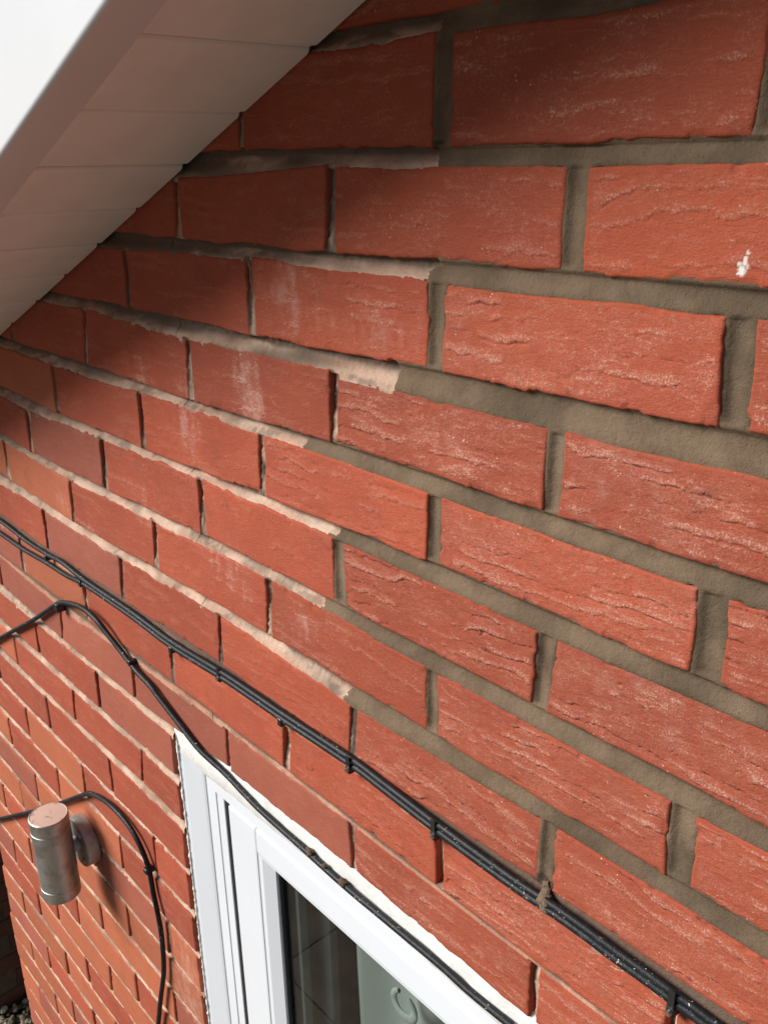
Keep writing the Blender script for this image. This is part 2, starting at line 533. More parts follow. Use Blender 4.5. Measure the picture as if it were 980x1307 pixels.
def brick_mesh(q, r, cu, res, seed):
    q = np.array(q)
    ctr = q.mean(0)
    w = abs(q[1, 0] - q[0, 0])
    h = abs(q[0, 1] - q[3, 1])
    ed = [0, 0.9, 2.0, 3.6] if res < 6 else [0, 2.2]

    def params(L):
        k = max(2, int(round((L - 2 * ed[-1]) / res)))
        mid = np.linspace(ed[-1], L - ed[-1], k + 1)
        return np.concatenate([ed[:-1], mid, [L - e for e in ed[:-1]][::-1]]) / L
    s = params(w)
    t = params(h)
    S, T = np.meshgrid(s, t)
    # T=0 bottom
    pu = (1 - T) * ((1 - S) * q[3, 0] + S * q[2, 0]) + T * ((1 - S) * q[0, 0] + S * q[1, 0])
    pv = (1 - T) * ((1 - S) * q[3, 1] + S * q[2, 1]) + T * ((1 - S) * q[0, 1] + S * q[1, 1])
    du = np.minimum(S, 1 - S) * w
    dv = np.minimum(T, 1 - T) * h
    e = np.minimum(du, dv)
    # bent edges: long waves plus chipped bits
    near = np.exp(-(dv / 7) ** 2)
    pv = pv + near * np.sign(T - 0.5) * (1.3 * vn(pu / 38, np.sign(T - .5) * 9 + seed, seed) + (0.9 * vn(pu / 9, T * 3, seed + 3) + 0.6 * vn(pu / 3.5, T * 5, seed + 4)) * (0.25 + 1.5 * np.maximum(0, vn(pu / 27, np.sign(T - .5) * 4, seed + 7))) + (0.5 if cu < -100 else np.where(T > 0.5, -1.1, 0.3)))
    near = np.exp(-(du / 7) ** 2)
    pu = pu + near * np.sign(S - 0.5) * (1.2 * vn(pv / 22, np.sign(S - .5) * 9 + seed, seed + 1) + (0.9 * vn(pv / 7, S * 3, seed + 5) + 0.5 * vn(pv / 3, S * 5, seed + 6)) * (0.25 + 1.4 * np.maximum(0, vn(pv / 18, np.sign(S - .5) * 4, seed + 8))) + (0.3 if cu < -100 else 0.0))
    # creased clay face
    amp = 0.5 + 0.5 * sstep(-260, 60, cu)
    amp *= {-1: .45, 0: .45, 1: .55, 2: .75}.get(r, 0.9 if r > 0 else .45)
    if cu < -500 or r > 8:
        amp *= 0.6
    amp *= 0.75 + 0.5 * np.random.default_rng(seed + 9).random()
    x, y = pu, pv
    slope = np.random.default_rng(seed).normal() * 0.0035
    wob = 0.60 * vn(x / 90, y / 44, seed + 11) + 0.24 * vn(x / 26, y / 15, seed + 12) + 0.15 * vn(x / 8, y / 6, seed + 13) + 0.05 * vn(x / 3, y / 2.5, seed + 14)
    tt = y / (9.0 + 5.0 * np.random.default_rng(seed + 4).random()) + wob + x * slope
    k1 = np.floor(tt)
    fr = tt - k1
    lip = sstep(0.0, 0.07, fr) * (1 - 0.9 * sstep(0.08, 0.95, fr))     # sharp lip, long slope
    mask = sstep(0.10, 0.42, vn(x / 58 + k1 * 7.7, k1 * 3.3 + y / 60, seed + 20) + 0.4 * vn(x / 11, y / 8, seed + 21))
    t2 = y / 5.2 + 1.0 * vn(x / 36, y / 16, seed + 31) + 0.35 * vn(x / 9, y / 6, seed + 32)
    k2 = np.floor(t2)
    f2 = t2 - k2
    lip2 = sstep(0, 0.12, f2) * (1 - 0.9 * sstep(0.14, 0.85, f2))
    mask2 = sstep(0.12, 0.45, vn(x / 22 + k2 * 5.1, k2 * 2.1, seed + 33))
    lump = fbm(x / 30, y / 15, seed + 40)
    fine = vn(x / 3.6, y / 2.2, seed + 41)
    crev = np.maximum(np.exp(-(fr / 0.04) ** 2), np.exp(-((1 - fr) / 0.045) ** 2)) * mask
    hgt = amp * (1.25 * (lip - 0.4) * mask + 0.46 * (lip2 - 0.4) * mask2 - 0.95 * crev + 0.40 * lump + 0.15 * fine)
    # chipped arris
    chip = sstep(0.45, 0.8, vn(x / 13, y / 9, seed + 50)) * np.exp(-(e / 5.0) ** 2)
    R = 2.4 if cu < -150 else 1.9
    rnd = np.where(e < R, R - np.sqrt(np.maximum(R * R - (R - e) ** 2, 0)), 0)
    tilt = np.random.default_rng(seed + 2).normal(size=3) * (0.35, 0.5, 0.4)
    yy = -hgt * sstep(-0.5, 5, e) + rnd * 0.9 + 1.2 * chip + tilt[0] + tilt[1] * (S - .5) * 2 + tilt[2] * (T - .5) * 2
    yy = np.maximum(yy, -2.4)
    V = np.stack([pu - ctr[0], yy, pv - ctr[1]], -1).reshape(-1, 3) / 1000
    nu, nv = len(s), len(t)
    F = grid_faces(nu, nv)
    # sides
    idx = np.arange(nu * nv).reshape(nv, nu)
    loop = np.concatenate([idx[0, :], idx[1:, -1], idx[-1, -2::-1], idx[-2:0:-1, 0]])
    back = V[loop].copy()
    back[:, 1] = 0.040
    nb = len(V)
    V = np.vstack([V, back])
    k = np.arange(len(loop))
    k2 = (k + 1) % len(loop)
    side = np.stack([loop[k], nb + k, nb + k2, loop[k2]], -1)
    me = mesh_np("brick", V, [F, side])
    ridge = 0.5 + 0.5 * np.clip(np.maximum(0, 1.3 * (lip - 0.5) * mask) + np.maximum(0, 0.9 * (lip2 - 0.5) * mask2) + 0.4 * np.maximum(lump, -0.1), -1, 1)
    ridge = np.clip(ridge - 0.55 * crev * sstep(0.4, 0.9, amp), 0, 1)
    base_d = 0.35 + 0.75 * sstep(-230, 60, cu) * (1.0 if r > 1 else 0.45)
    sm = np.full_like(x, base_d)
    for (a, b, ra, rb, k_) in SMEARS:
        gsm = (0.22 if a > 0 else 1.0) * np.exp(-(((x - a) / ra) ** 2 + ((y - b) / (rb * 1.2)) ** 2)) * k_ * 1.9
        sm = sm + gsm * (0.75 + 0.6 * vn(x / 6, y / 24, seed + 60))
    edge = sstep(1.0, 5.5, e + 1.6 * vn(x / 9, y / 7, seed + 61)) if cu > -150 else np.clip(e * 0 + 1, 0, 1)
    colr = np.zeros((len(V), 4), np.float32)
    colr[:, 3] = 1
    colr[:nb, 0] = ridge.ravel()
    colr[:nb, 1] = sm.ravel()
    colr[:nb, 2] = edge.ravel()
    colr[nb:, 0] = 0.08
    spl = np.zeros_like(x)
    for (a, b, ra, rb) in SPLASH:
        spl = np.maximum(spl, sstep(1.25, 0.75, np.hypot((x - a) / ra, (y - b) / rb) + 0.25 * vn(x / 1.3, y / 1.3, 3)))
    colr[:nb, 3] = 1 - spl.ravel()
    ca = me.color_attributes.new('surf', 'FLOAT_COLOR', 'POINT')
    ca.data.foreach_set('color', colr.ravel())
    return me, ctr


# ------------------------------------------------------------------ the house: gable wall, eaves, window
house = empty("brick_house", (0, 0, 0))
tag(house, "red brick gable wall of a house, partly repointed with fresh brown mortar, under white eaves", "house")

# --- mortar sheet: a relief whose depth follows every joint
def mortar_sheet(u0, u1, v0, v1, st, hole=None):
    uu = np.arange(u0, u1 + st * .5, st)
    vv = np.arange(v0, v1 + st * .5, st)
    U, V = np.meshgrid(uu, vv)
    depth = np.full(U.shape, 9.0)
    inside = np.full(U.shape, 99.0)       # distance inside a brick, for culling
    new = np.zeros(U.shape, bool)
    grime_shade = np.zeros(U.shape)
    rosy = np.zeros(U.shape)
    wn_ = 5 * vn(V / 8, U / 30, 77) + 3 * vn(V / 3, U / 7, 78)
    rough = fbm(U / 14, V / 10, 5) * 1.6 + 0.7 * vn(U / 4, V / 4, 8) + 0.7 * vn(U / 2.1, V / 2.1, 9)
    bedm = np.zeros(U.shape, bool)
    for r in ROWS:
        c = COURSES[r]
        vt, vb = v_top(r, U), v_bot(r, U)
        # bed below this course
        if r + 1 in COURSES:
            vt2 = v_top(r + 1, U)
            s = (vb - V) / np.maximum(vb - vt2, 1)
            m = (s > -0.35) & (s < 1.35)
            isnew = (U + wn_ > FRONT[r]) if r in FRONT else np.zeros(U.shape, bool)
            sc = np.clip(s, 0, 1)
            dn = 0.9 + 3.5 * sstep(-0.02, 0.17, s) * (1 - sstep(0.28, 1.0, sc)) + 0.12 * rough + 9 * np.maximum(0, s - 1.1) + 9 * np.maximum(0, -0.1 - s)
            do = 8.0 - 6.9 * sstep(0.40, 0.98, sc) + 0.9 * rough * (1 - 0.6 * sc)
            if r in (8, 7):
                do = 1.7 - 1.0 * sc + 0.3 * rough
            if r >= 9:
                do = 6.0 - 5.0 * sstep(0.3, 0.95, sc) + 0.8 * rough
            depth = np.where(m, np.where(isnew, dn, do), depth)
            new = np.where(m, isnew, new)
            inside = np.where(m, 0, inside)
            bedm |= (s > -0.12) & (s < 1.12)
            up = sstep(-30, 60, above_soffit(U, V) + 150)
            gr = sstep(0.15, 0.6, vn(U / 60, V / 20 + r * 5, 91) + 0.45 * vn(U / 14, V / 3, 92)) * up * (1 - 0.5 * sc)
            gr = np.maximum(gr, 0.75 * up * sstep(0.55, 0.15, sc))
            gr = np.maximum(gr, 0.85 * sstep(0.62 + 0.2 * vn(U / 18, V * 0, 97), 0.3, sc))  # darkens the upper bed: shade below the brick edge, painted in
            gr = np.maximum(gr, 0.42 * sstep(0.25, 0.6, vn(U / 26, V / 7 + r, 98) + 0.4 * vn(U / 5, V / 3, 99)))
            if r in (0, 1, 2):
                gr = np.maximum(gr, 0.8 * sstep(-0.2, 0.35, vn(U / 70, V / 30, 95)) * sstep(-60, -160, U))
            grime_shade = np.where(m & ~isnew, np.clip(gr, 0, 1), grime_shade)
            rosy = np.where(m & ~isnew, {8: 0.62, 7: 0.4}.get(r, 0.12) + 0.25 * vn(U / 30, V / 6, 94), rosy)
    for r in ROWS:
        c = COURSES[r]
        vt, vb = v_top(r, U), v_bot(r, U)
        inrow = (V < vt + 1) & (V > vb - 1)
        for i in range(len(c.us)):
            f = np.clip((c.tab[i, 1] - V) / (c.tab[i, 1] - c.tab[i, 3]), -.2, 1.2)
            uc = c.tab[i, 0] * (1 - f) + c.tab[i, 2] * f
            d = (U - uc) / c.hw[i]
            m = inrow & (np.abs(d) < 1.9)
            if not m.any():
                continue
            inside = np.where(m, 0, inside)
            dc = np.clip(d, -1, 1)
            if c.new[i]:
                dd = 0.9 + 2.5 * sstep(-1.0, -0.35, d) * (1 - sstep(-0.1, 1.0, dc)) + 0.12 * rough + 6 * np.maximum(0, np.abs(d) - 1.2)
                depth = np.where(m, np.where(bedm, np.minimum(dd, depth), dd), depth)
                new = np.where(m, True, new)
            else:
                dd = (12.0 if c.open[i] else 3.6 + 1.6 * h2(np.array(i), np.array(r), 3)) + 1.2 * vn(U / 2.5, V / 40, 61) + 0.8 * rough - 3.0 * sstep(.2, 1, f) * (r < 9)
                if (r, c.us[i]) in {(8, 0), (8, 225), (9, 112.5)}:
                    dd = 7.5 + 3.0 * vn(U / 3, V / 30, 3) + .6 * rough - 3.5 * sstep(-0.2, .6, dc)
                depth = np.where(m, np.where(bedm, np.minimum(dd, depth), dd), depth)
                m = m & ~(bedm & new)
                new = np.where(m, False, new)
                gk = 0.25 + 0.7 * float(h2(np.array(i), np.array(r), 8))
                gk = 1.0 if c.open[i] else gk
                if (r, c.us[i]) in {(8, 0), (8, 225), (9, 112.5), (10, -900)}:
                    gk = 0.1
                grime_shade = np.where(m, np.clip(gk + 0.6 * vn(U / 4, V / 14, 93) - 0.5 * sstep(0.1, 0.9, dc) + 0.45 * sstep(-0.1, -0.8, dc), 0, 1), grime_shade)  # left darkened, right paled: joint shade painted over the dirt
    depth = np.maximum(depth, 0.7)
    keep = inside < 50
    hid = above_soffit(U, V) > 25
    keep &= ~hid
    if hole:
        keep &= ~((U > hole[0]) & (U < hole[1]) & (V > hole[2]) & (V < hole[3]))
    return U, V, depth, keep, new, np.stack([grime_shade, np.clip(rosy, 0, 1)], -1)


def sheet_objects(u0, u1, v0, v1, st, hole=None):
    U, V, D, keep, new, gr = mortar_sheet(u0, u1, v0, v1, st, hole)
    nv, nu = U.shape
    F = grid_faces(nu, nv)
    kf = keep.ravel()[F].all(1)
    nf = new.ravel()[F].sum(1) >= 2
    out = []
    for isnew in (False, True):
        f = F[kf & (nf == isnew)]
        if not len(f):
            continue
        used = np.unique(f)
        mp = np.zeros(nu * nv, int)
        mp[used] = np.arange(len(used))
        P = np.stack([U.ravel()[used] / 1000, D.ravel()[used] / 1000, GROUND + V.ravel()[used] / 1000], -1)
        out.append((isnew, P, mp[f], gr.reshape(-1, 2)[used]))
    return out


zones = [((-360, 330, -765, 60), 1.5, (-999, 999, -9999, -733)), ((UL + 2, -360, -765, 60), 3.0, (WIN_L - 1, 999, -9999, -733)), ((UL + 2, WIN_L - 1, -2140, -765), 3.2, None)]
acc = {False: [[], [], [], 0], True: [[], [], [], 0]}
for (u0, u1, v0, v1), st, hole in zones:
    for isnew, P, f, g in sheet_objects(u0, u1, v0, v1, st, hole):
        a = acc[isnew]
        a[0].append(P)
        a[1].append(f + a[3])
        a[2].append(g)
        a[3] += len(P)


def sheet(name, isnew, mat, parent):
    a = acc[isnew]
    g = np.concatenate(a[2])
    me = mesh_np(name, np.vstack(a[0]), np.vstack(a[1]))
    c = np.zeros((len(g), 4), np.float32)
    c[:, :2] = g
    c[:, 3] = 1
    me.color_attributes.new('surf', 'FLOAT_COLOR', 'POINT').data.foreach_set('color', c.ravel())
    return link(name, me, mat, parent)


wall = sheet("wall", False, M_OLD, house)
wall['label'] = "gable wall with raked out old cream mortar joints"
fresh = sheet("fresh_pointing", True, M_NEW, wall)
fresh['label'] = "fresh grey brown mortar pointing at the right"

# backing behind the joints and the unseen rest of the wall (one piece, no faces in the joint plane)
bmb = bmesh.new()
bm_box(bmb, w2(UL + 3, -2830, 42), w2(WIN_L - 30, -731, 120))
bm_box(bmb, w2(UL + 3, -731, 42), w2(UR + 60, 190, 120))
bm_box(bmb, w2(WIN_L - 30, -2830, 42), w2(UR + 60, WIN_B, 120))
bm_box(bmb, w2(WIN_R + 30, WIN_B, 42), w2(UR + 60, -731, 120))
# mortar right of and below the picture
bm_box(bmb, w2(331, -2830, 9), w2(UR + 60, -765, 41))
bm_box(bmb, w2(332, -765, 9), w2(UR + 60, 190, 41))
bm_box(bmb, w2(UL + 3, -2830, 9), w2(WIN_L - 2, -2141, 41))
bm_box(bmb, w2(WIN_L - 1, -2830, 9), w2(330, WIN_B, 41))
backing = bm_obj("backing", bmb, M_OLD, wall)

# --- bricks
CAMP = np.array(cam.matrix_world.translation)
Rc = np.array(cam.matrix_world.to_3x3())


def px(u, v):
    d = (np.array(w2(u, v)) - CAMP) @ Rc
    z = -d[2]
    if z < 0.02:
        return None
    return 490 + 1158.78 * d[0] / z, 653.5 - 1158.78 * d[1] / z, z


rest = []
seen = []
for r, cu, q in BRICKS:
    pts = [px(*p) for p in q]
    if any(p is None for p in pts):
        rest.append((r, cu, q))
        continue
    xs = [p[0] for p in pts]
    ys = [p[1] for p in pts]
    if max(xs) < -60 or min(xs) > 1080 or max(ys) < -90 or min(ys) > 1400:
        rest.append((r, cu, q))
    else:
        seen.append((r, cu, q, (max(xs) - min(xs)) * (max(ys) - min(ys)), min(p[2] for p in pts)))
seen.sort(key=lambda s: -s[3])
rest += [s[:3] for s in seen[290:]]
seen = seen[:290]
print("bricks singly:", len(seen), "joined:", len(rest))
for r, cu, q, area, z in seen:
    res = 1.0 if z < 0.66 else (1.5 if z < 0.85 else (2.4 if z < 1.1 else (3.6 if z < 1.5 else 6.5)))
    seed = abs(int(r * 131 + cu * 7)) % 90000 + 17
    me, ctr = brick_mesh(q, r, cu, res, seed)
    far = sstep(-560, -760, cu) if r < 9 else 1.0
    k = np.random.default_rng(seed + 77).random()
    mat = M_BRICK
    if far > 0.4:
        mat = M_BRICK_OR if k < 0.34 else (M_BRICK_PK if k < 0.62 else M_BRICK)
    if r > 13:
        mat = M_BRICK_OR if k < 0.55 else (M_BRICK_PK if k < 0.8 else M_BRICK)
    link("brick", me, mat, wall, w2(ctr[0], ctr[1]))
bmr = bmesh.new()
for r, cu, q in rest:
    vs = [bmr.verts.new(w2(p[0], p[1], 0.5)) for p in q] + [bmr.verts.new(w2(p[0], p[1], 41.5)) for p in q]
    bmr.faces.new((vs[3], vs[2], vs[1], vs[0]))
    for a in range(4):
        b = (a + 1) % 4
        bmr.faces.new((vs[a], vs[b], vs[b + 4], vs[a + 4]))
bmesh.ops.recalc_face_normals(bmr, faces=bmr.faces[:])
me = bpy.data.meshes.new("brickwork")
bmr.to_mesh(me)
bmr.free()
ca = me.color_attributes.new('surf', 'FLOAT_COLOR', 'POINT')
ca.data.foreach_set('color', np.tile([0.5, 0.5, 1, 1], len(me.vertices)).astype(np.float32))
bw = link("brickwork", me, M_BRICK, wall)
bw['kind'] = "stuff"

# --- eaves: soffit boards, barge board, roof
M_SOFFIT = plain("soffit_plastic", (0.87, 0.83, 0.78), 0.42, var=0.07, vscale=18, bump=0.0003, bscale=40)
M_BARGE = plain("barge_plastic", (0.67, 0.67, 0.68), 0.30, var=0.03, vscale=9)
sl = Vector((math.cos(PITCH), 0, math.sin(PITCH)))
nrm = Vector((-math.sin(PITCH), 0, math.cos(PITCH)))
A0 = Vector(w2(SU, SV))


def sp_pt(s, y, up):
    """point in the verge frame: s along the slope (mm), y out of the wall, up normal to the slope"""
    p = A0 + sl * (s / 1000) + nrm * (up / 1000)
    p.y = y / 1000
    return p


def prism(bm, prof, y0, y1):
    """profile [(s, up)] extruded from y0 to y1"""
    a = [bm.verts.new(sp_pt(s, y0, u)) for s, u in prof]
    b = [bm.verts.new(sp_pt(s, y1, u)) for s, u in prof]
    n = len(prof)
    bm.faces.new(a)
    bm.faces.new(b[::-1])
    for i in range(n):
        j = (i + 1) % n
        bm.faces.new((a[i], b[i], b[j], a[j]))
    bmesh.ops.recalc_face_normals(bm, faces=bm.faces[:])


soffit = empty("soffit", (0, 0, 0), house)
soffit['label'] = "white plastic boarded soffit under the verge"
s_first, s_pitch = 63.7, 101.6
for k in range(-8, 14):
    s0 = s_first + s_pitch * k
    s1 = s0 + s_pitch
    dz = float(np.random.default_rng(k + 50).normal() * 0.35)
    bm = bmesh.new()
    prof = [(s0 + 0.1, 10), (s0 + 0.1, 2.6 + dz), (s0 + 2.8, 2.5 + dz), (s0 + 4.6, 1.5 + dz), (s0 + 6.4, 0.7 + dz), (s0 + 8.4, 0.15 + dz), (s0 + 11, dz),
            (s1 - 5.0, dz), (s1 - 3.0, 0.25 + dz), (s1 - 1.4, 1.0 + dz), (s1 + 0.0, 2.4 + dz), (s1 + 0.0, 10)]
    y_in = -1.5 - 0.8 * float(np.random.default_rng(k + 80).random())
    prism(bm, prof, -150, y_in)
    bm_obj("soffit_board", bm, M_SOFFIT, soffit)
barge = None
bm = bmesh.new()
# L-shaped: lower return under the verge plus the upright front face with a rounded arris
ya, yb = -138.0, -174.0
prf = [(ya, 30), (ya, -1.2), (ya - 1.0, -2.4)]
for j in range(6):
    t = j / 5 * math.pi / 2
    prf.append((yb + 3.5 - 3.5 * math.sin(t), -2.4 + 3.5 - 3.5 * math.cos(t)))
prf += [(yb, 240), (yb + 16, 240), (yb + 16, 30)]
s_a, s_b = -760, 1420
va = [bm.verts.new(sp_pt(s_a, y, u)) for y, u in prf]
vb_ = [bm.verts.new(sp_pt(s_b, y, u)) for y, u in prf]
bm.faces.new(va)
bm.faces.new(vb_[::-1])
for i in range(len(prf)):
    j = (i + 1) % len(prf)
    bm.faces.new((va[i], vb_[i], vb_[j], va[j]))
bmesh.ops.recalc_face_normals(bm, faces=bm.faces[:])
barge = bm_obj("barge_board", bm, M_BARGE, house)
barge['label'] = "glossy white barge board along the sloping verge"
# roof slab out of view, added to block light from above, in tile courses
M_TILE = plain("concrete_tile", (0.16, 0.10, 0.08), 0.85, var=0.35, vscale=30, bump=0.002)
bm = bmesh.new()
for k in range(7):
    s0 = -780 + 320 * k
    prism(bm, [(s0, 244), (s0 + 330, 236), (s0 + 330, 252), (s0, 262)], -210, 900)
unseen_roof = bm_obj("unseen_roof", bm, M_TILE, house)

# --- window
M_UPVC = plain("white_upvc", (0.71, 0.73, 0.755), 0.28, var=0.03, vscale=6)
M_SEAL = plain("white_sealant", (0.82, 0.80, 0.76), 0.6, var=0.10, vscale=60, bump=0.001, bscale=180)
M_GASKET = plain("black_gasket", (0.012, 0.012, 0.013), 0.5)
M_DKGREY = plain("grey_spacer", (0.10, 0.105, 0.11), 0.4)
win = empty("window", (0, 0, 0), house)
win['label'] = "white plastic window tucked under the brickwork"


def boxes(name, lst, mat, parent, bev=0.0):
    bm = bmesh.new()
    for (u0, u1, v0, v1, y0, y1) in lst:
        bm_box(bm, w2(u0, v0, y0), w2(u1, v1, y1), bev / 1000)
    return bm_obj(name, bm, mat, parent)


FY = 16.0
# outer frame: jamb with a shallow step, head, far jamb, sill rail
boxes("frame", [(-426, -399.5, WIN_B + 2, WIN_T + 4, FY, 82), (-399.4, -383.0, WIN_B + 2, -805.5, FY + 1.2, 82),
                (-399.4, WIN_R - 40, -806, WIN_T + 2, FY - 1, 82), (WIN_R - 40.1, WIN_R + 3, WIN_B + 2, WIN_T + 4, FY, 82),
                (-383.1, WIN_R - 40.2, WIN_B + 2, WIN_B + 66, FY - 1, 82)], M_UPVC, win, 1.2)
# splayed trim that closes the joint between brick and frame on the left
bm = bmesh.new()
tp = [(WIN_L - 2.5, 12), (WIN_L - 1.5, 6.2), (WIN_L + 3, 5.0), (WIN_L + 9, 5.6), (-424, 13.4), (-420.5, 14.8), (-419, 17), (-426, 24), (WIN_L - 2.5, 24)]
ta = [bm.verts.new(w2(u, WIN_B + 2, y)) for u, y in tp]
tb = [bm.verts.new(w2(u, WIN_T + 1, y)) for u, y in tp]
bm.faces.new(ta)
bm.faces.new(tb[::-1])
for k in range(len(tp)):
    j = (k + 1) % len(tp)
    bm.faces.new((ta[k], tb[k], tb[j], ta[j]))
bmesh.ops.recalc_face_normals(bm, faces=bm.faces[:])
bm_obj("trim", bm, M_UPVC, win)
# bead of sealant along the head, uneven
nn = 260
su = np.linspace(WIN_L + 1, 330, nn)
bt = v_bot(9, su) + 1.0 + 0.5 * vn(su / 12, su * 0, 4)
prof_y = [6.5, 3.4, 3.2, 4.2, 6.5, 15.6]
V = []
for i, f_ in enumerate([3.0, -0.5, -8.0, -26.0, -44.0, -60.5]):
    V.append(np.stack([su / 1000, np.full(nn, 0) + (prof_y[i] + 1.1 * vn(su / 16, su * 0 + i, 6) * (i < 5)) / 1000, GROUND + (bt + f_ + 0.8 * vn(su / 8, su * 0 + i * 3, 7)) / 1000], -1))
V = np.vstack(V)
hs_ = link("head_sealant", mesh_np("head_sealant", V, grid_faces(nn, 6)[:, ::-1]), M_SEAL, win)
# crumbs of sealant and mortar down the left jamb
V = []
nn = 240
nn = 520
sv = np.linspace(-1780, -733, nn)
for i, (yy_, uo) in enumerate([(9.0, -2.5), (3.5, -0.6), (3.0, 2.2), (8.0, 3.0)]):
    wv = np.maximum(0, vn(sv / 9, sv * 0, 31) - 0.1 + .6 * vn(sv / 4, sv * 0 + i, 33)) * 0.9
    V.append(np.stack([(WIN_L + uo + (wv if i == 2 else -wv * (i < 2)) * 0.8 + 0.7 * vn(sv / 4, sv * 0 + i, 32)) / 1000, (yy_ - (i in (1, 2)) * np.minimum(wv, 3.4) * .9 + .4) / 1000, GROUND + sv / 1000], -1))
V = np.vstack(V)
link("jamb_sealant", mesh_np("jamb_sealant", V, grid_faces(nn, 4)), M_SEAL, win)
# sash
SY = 13.0
SL, SR, ST, SB = -367.0, WIN_R - 47, -806.6, WIN_B + 72
sash = boxes("sash", [(SL, -309, SB, ST, SY, 66), (-309, SR, -843, ST, SY, 66), (SR - 62, SR, SB, -843, SY, 66), (-309, SR - 62, SB, SB + 62, SY, 66)], M_UPVC, win, 2.8)
# sloping glazing bead inside the sash
bm = bmesh.new()
o = [(-309.2, -842.8), (SR - 61.8, -842.8), (SR - 61.8, SB + 61.8), (-309.2, SB + 61.8)]
i_ = [(-285, -858), (SR - 84, -858), (SR - 84, SB + 84), (-285, SB + 84)]
ov = [bm.verts.new(w2(a, b, SY + 1.6)) for a, b in o]
mv = [bm.verts.new(w2(a * .7 + c * .3, b * .7 + d * .3, SY + 2.0)) for (a, b), (c, d) in zip(o, i_)]
iv = [bm.verts.new(w2(a, b, 22.0)) for a, b in i_]
gv = [bm.verts.new(w2(a, b, 29)) for a, b in i_]
for A, B in ((ov, mv), (mv, iv), (iv, gv)):
    for k in range(4):
        j = (k + 1) % 4
        bm.faces.new((A[k], A[j], B[j], B[k]))
bmesh.ops.recalc_face_normals(bm, faces=bm.faces[:])
bm_obj("glazing_bead", bm, M_UPVC, win)
# black seal in the shadow gap between frame and sash
boxes("gasket", [(-382.9, -367.1, SB, -806, 18.8, 60), (-287, -282.5, SB + 84, -854, 26, 29.5), (-287, SR - 82, -859.5, -854, 26, 29.5)], M_GASKET, win)
# glass: two panes with a spacer bar
G = NT("window_glass")
tr = G.n("ShaderNodeBsdfTransparent")
tr.inputs[0].default_value = (0.86, 0.90, 0.88, 1)
gl = G.n("ShaderNodeBsdfGlossy")
gl.inputs['Roughness'].default_value = 0.01
fr_ = G.n("ShaderNodeFresnel")
fr_.inputs['IOR'].default_value = 1.5
mx = G.n("ShaderNodeMixShader")
ge_ = G.n("ShaderNodeNewGeometry")
G.l(G.math('MULTIPLY', fr_.outputs[0], G.math('SUBTRACT', 1.0, ge_.outputs['Backfacing']), clamp=True), mx.inputs[0])
G.l(tr.outputs[0], mx.inputs[1])
G.l(gl.outputs[0], mx.inputs[2])
G.l(mx.outputs[0], G.t.nodes['Material Output'].inputs[0])
boxes("glass", [(-290, SR - 80, SB + 80, -852, 30.2, 34.2)], G.m, win)
boxes("spacer_bar", [(-271, -265, SB + 98, -872, 38, 50), (-265, SR - 98, -877, -871, 38, 50)], M_DKGREY, win, .8)
boxes("inner_gasket", [(-290, -271, SB + 84, -850, 38, 60), (-271, SR - 80, -869, -850, 38, 60)], M_GASKET, win)
boxes("inner_frame", [(-262, -236, SB + 80, -850, 61, 74), (-236, SR, -868, -812, 61.5, 74)], plain("dark_inner_frame", (0.05, 0.052, 0.055), 0.35), win, 2)
boxes("sill", [(WIN_L - 20, WIN_R + 20, WIN_B - 32, WIN_B + 1.5, -40, 90)], M_UPVC, win, 3)

# room behind the window
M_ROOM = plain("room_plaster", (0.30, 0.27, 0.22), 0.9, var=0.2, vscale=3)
bm = bmesh.new()
x0, x1, z0, z1, y0, y1 = WIN_L - 500, WIN_R + 500, -2700, -480, 125, 2600
for (a, b) in (((x0, x1, z0, z0 + 20), (y0, y1)), ((x0, x1, z1, z1 + 20), (y0, y1)), ((x0 - 20, x0, z0, z1), (y0, y1)), ((x1, x1 + 20, z0, z1), (y0, y1)), ((x0, x1, z0, z1), (y1, y1 + 20))):
    bm_box(bm, w2(a[0], a[2], b[0]), w2(a[1], a[3], b[1]))
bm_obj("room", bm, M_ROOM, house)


# ------------------------------------------------------------------ things inside the window
CM = NT("net_curtain")
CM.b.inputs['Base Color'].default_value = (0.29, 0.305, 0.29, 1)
CM.b.inputs['Roughness'].default_value = 0.9
nu_, nv_ = 90, 24
cu_ = np.linspace(-214, 430, nu_)
cv_ = np.linspace(-1740, -860, nv_)
U, V = np.meshgrid(cu_, cv_)
Y = 94 + 9 * np.sin(U / 15 + 1.2 * np.sin(U / 60)) + 3 * vn(U / 40, V / 300, 12)
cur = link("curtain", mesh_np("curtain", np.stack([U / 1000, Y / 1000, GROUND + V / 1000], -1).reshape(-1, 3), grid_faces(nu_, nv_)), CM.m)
cur.modifiers.new("thickness", 'SOLIDIFY').thickness = 0.0015
tag(cur, "pale grey green curtain hanging behind the window glass", "curtain")
# pale open ring set behind the glass
V = []
F = []
na, nb_ = 36, 10
for i in range(na):
    a = math.radians(118 + 304 * i / (na - 1))
    th = 3.0 + 3.2 * math.sin(math.pi * i / (na - 1))
    for j in range(nb_):
        b = 2 * math.pi * j / nb_
        rr_ = 17 + th * math.cos(b)
        V.append(w2(-108 + rr_ * math.cos(a), -957 + rr_ * math.sin(a), 64 + 2 * math.sin(b)))
for i in range(na - 1):
    for j in range(nb_):
        F.append((i * nb_ + j, (i + 1) * nb_ + j, (i + 1) * nb_ + (j + 1) % nb_, i * nb_ + (j + 1) % nb_))
ring = link("open_ring", mesh_np("open_ring", np.array(V), np.array(F)), plain("pale_ring", (0.37, 0.385, 0.37), 0.9, var=0.4, vscale=60))
tag(ring, "blurry white open ring seen through the window glass", "ornament")

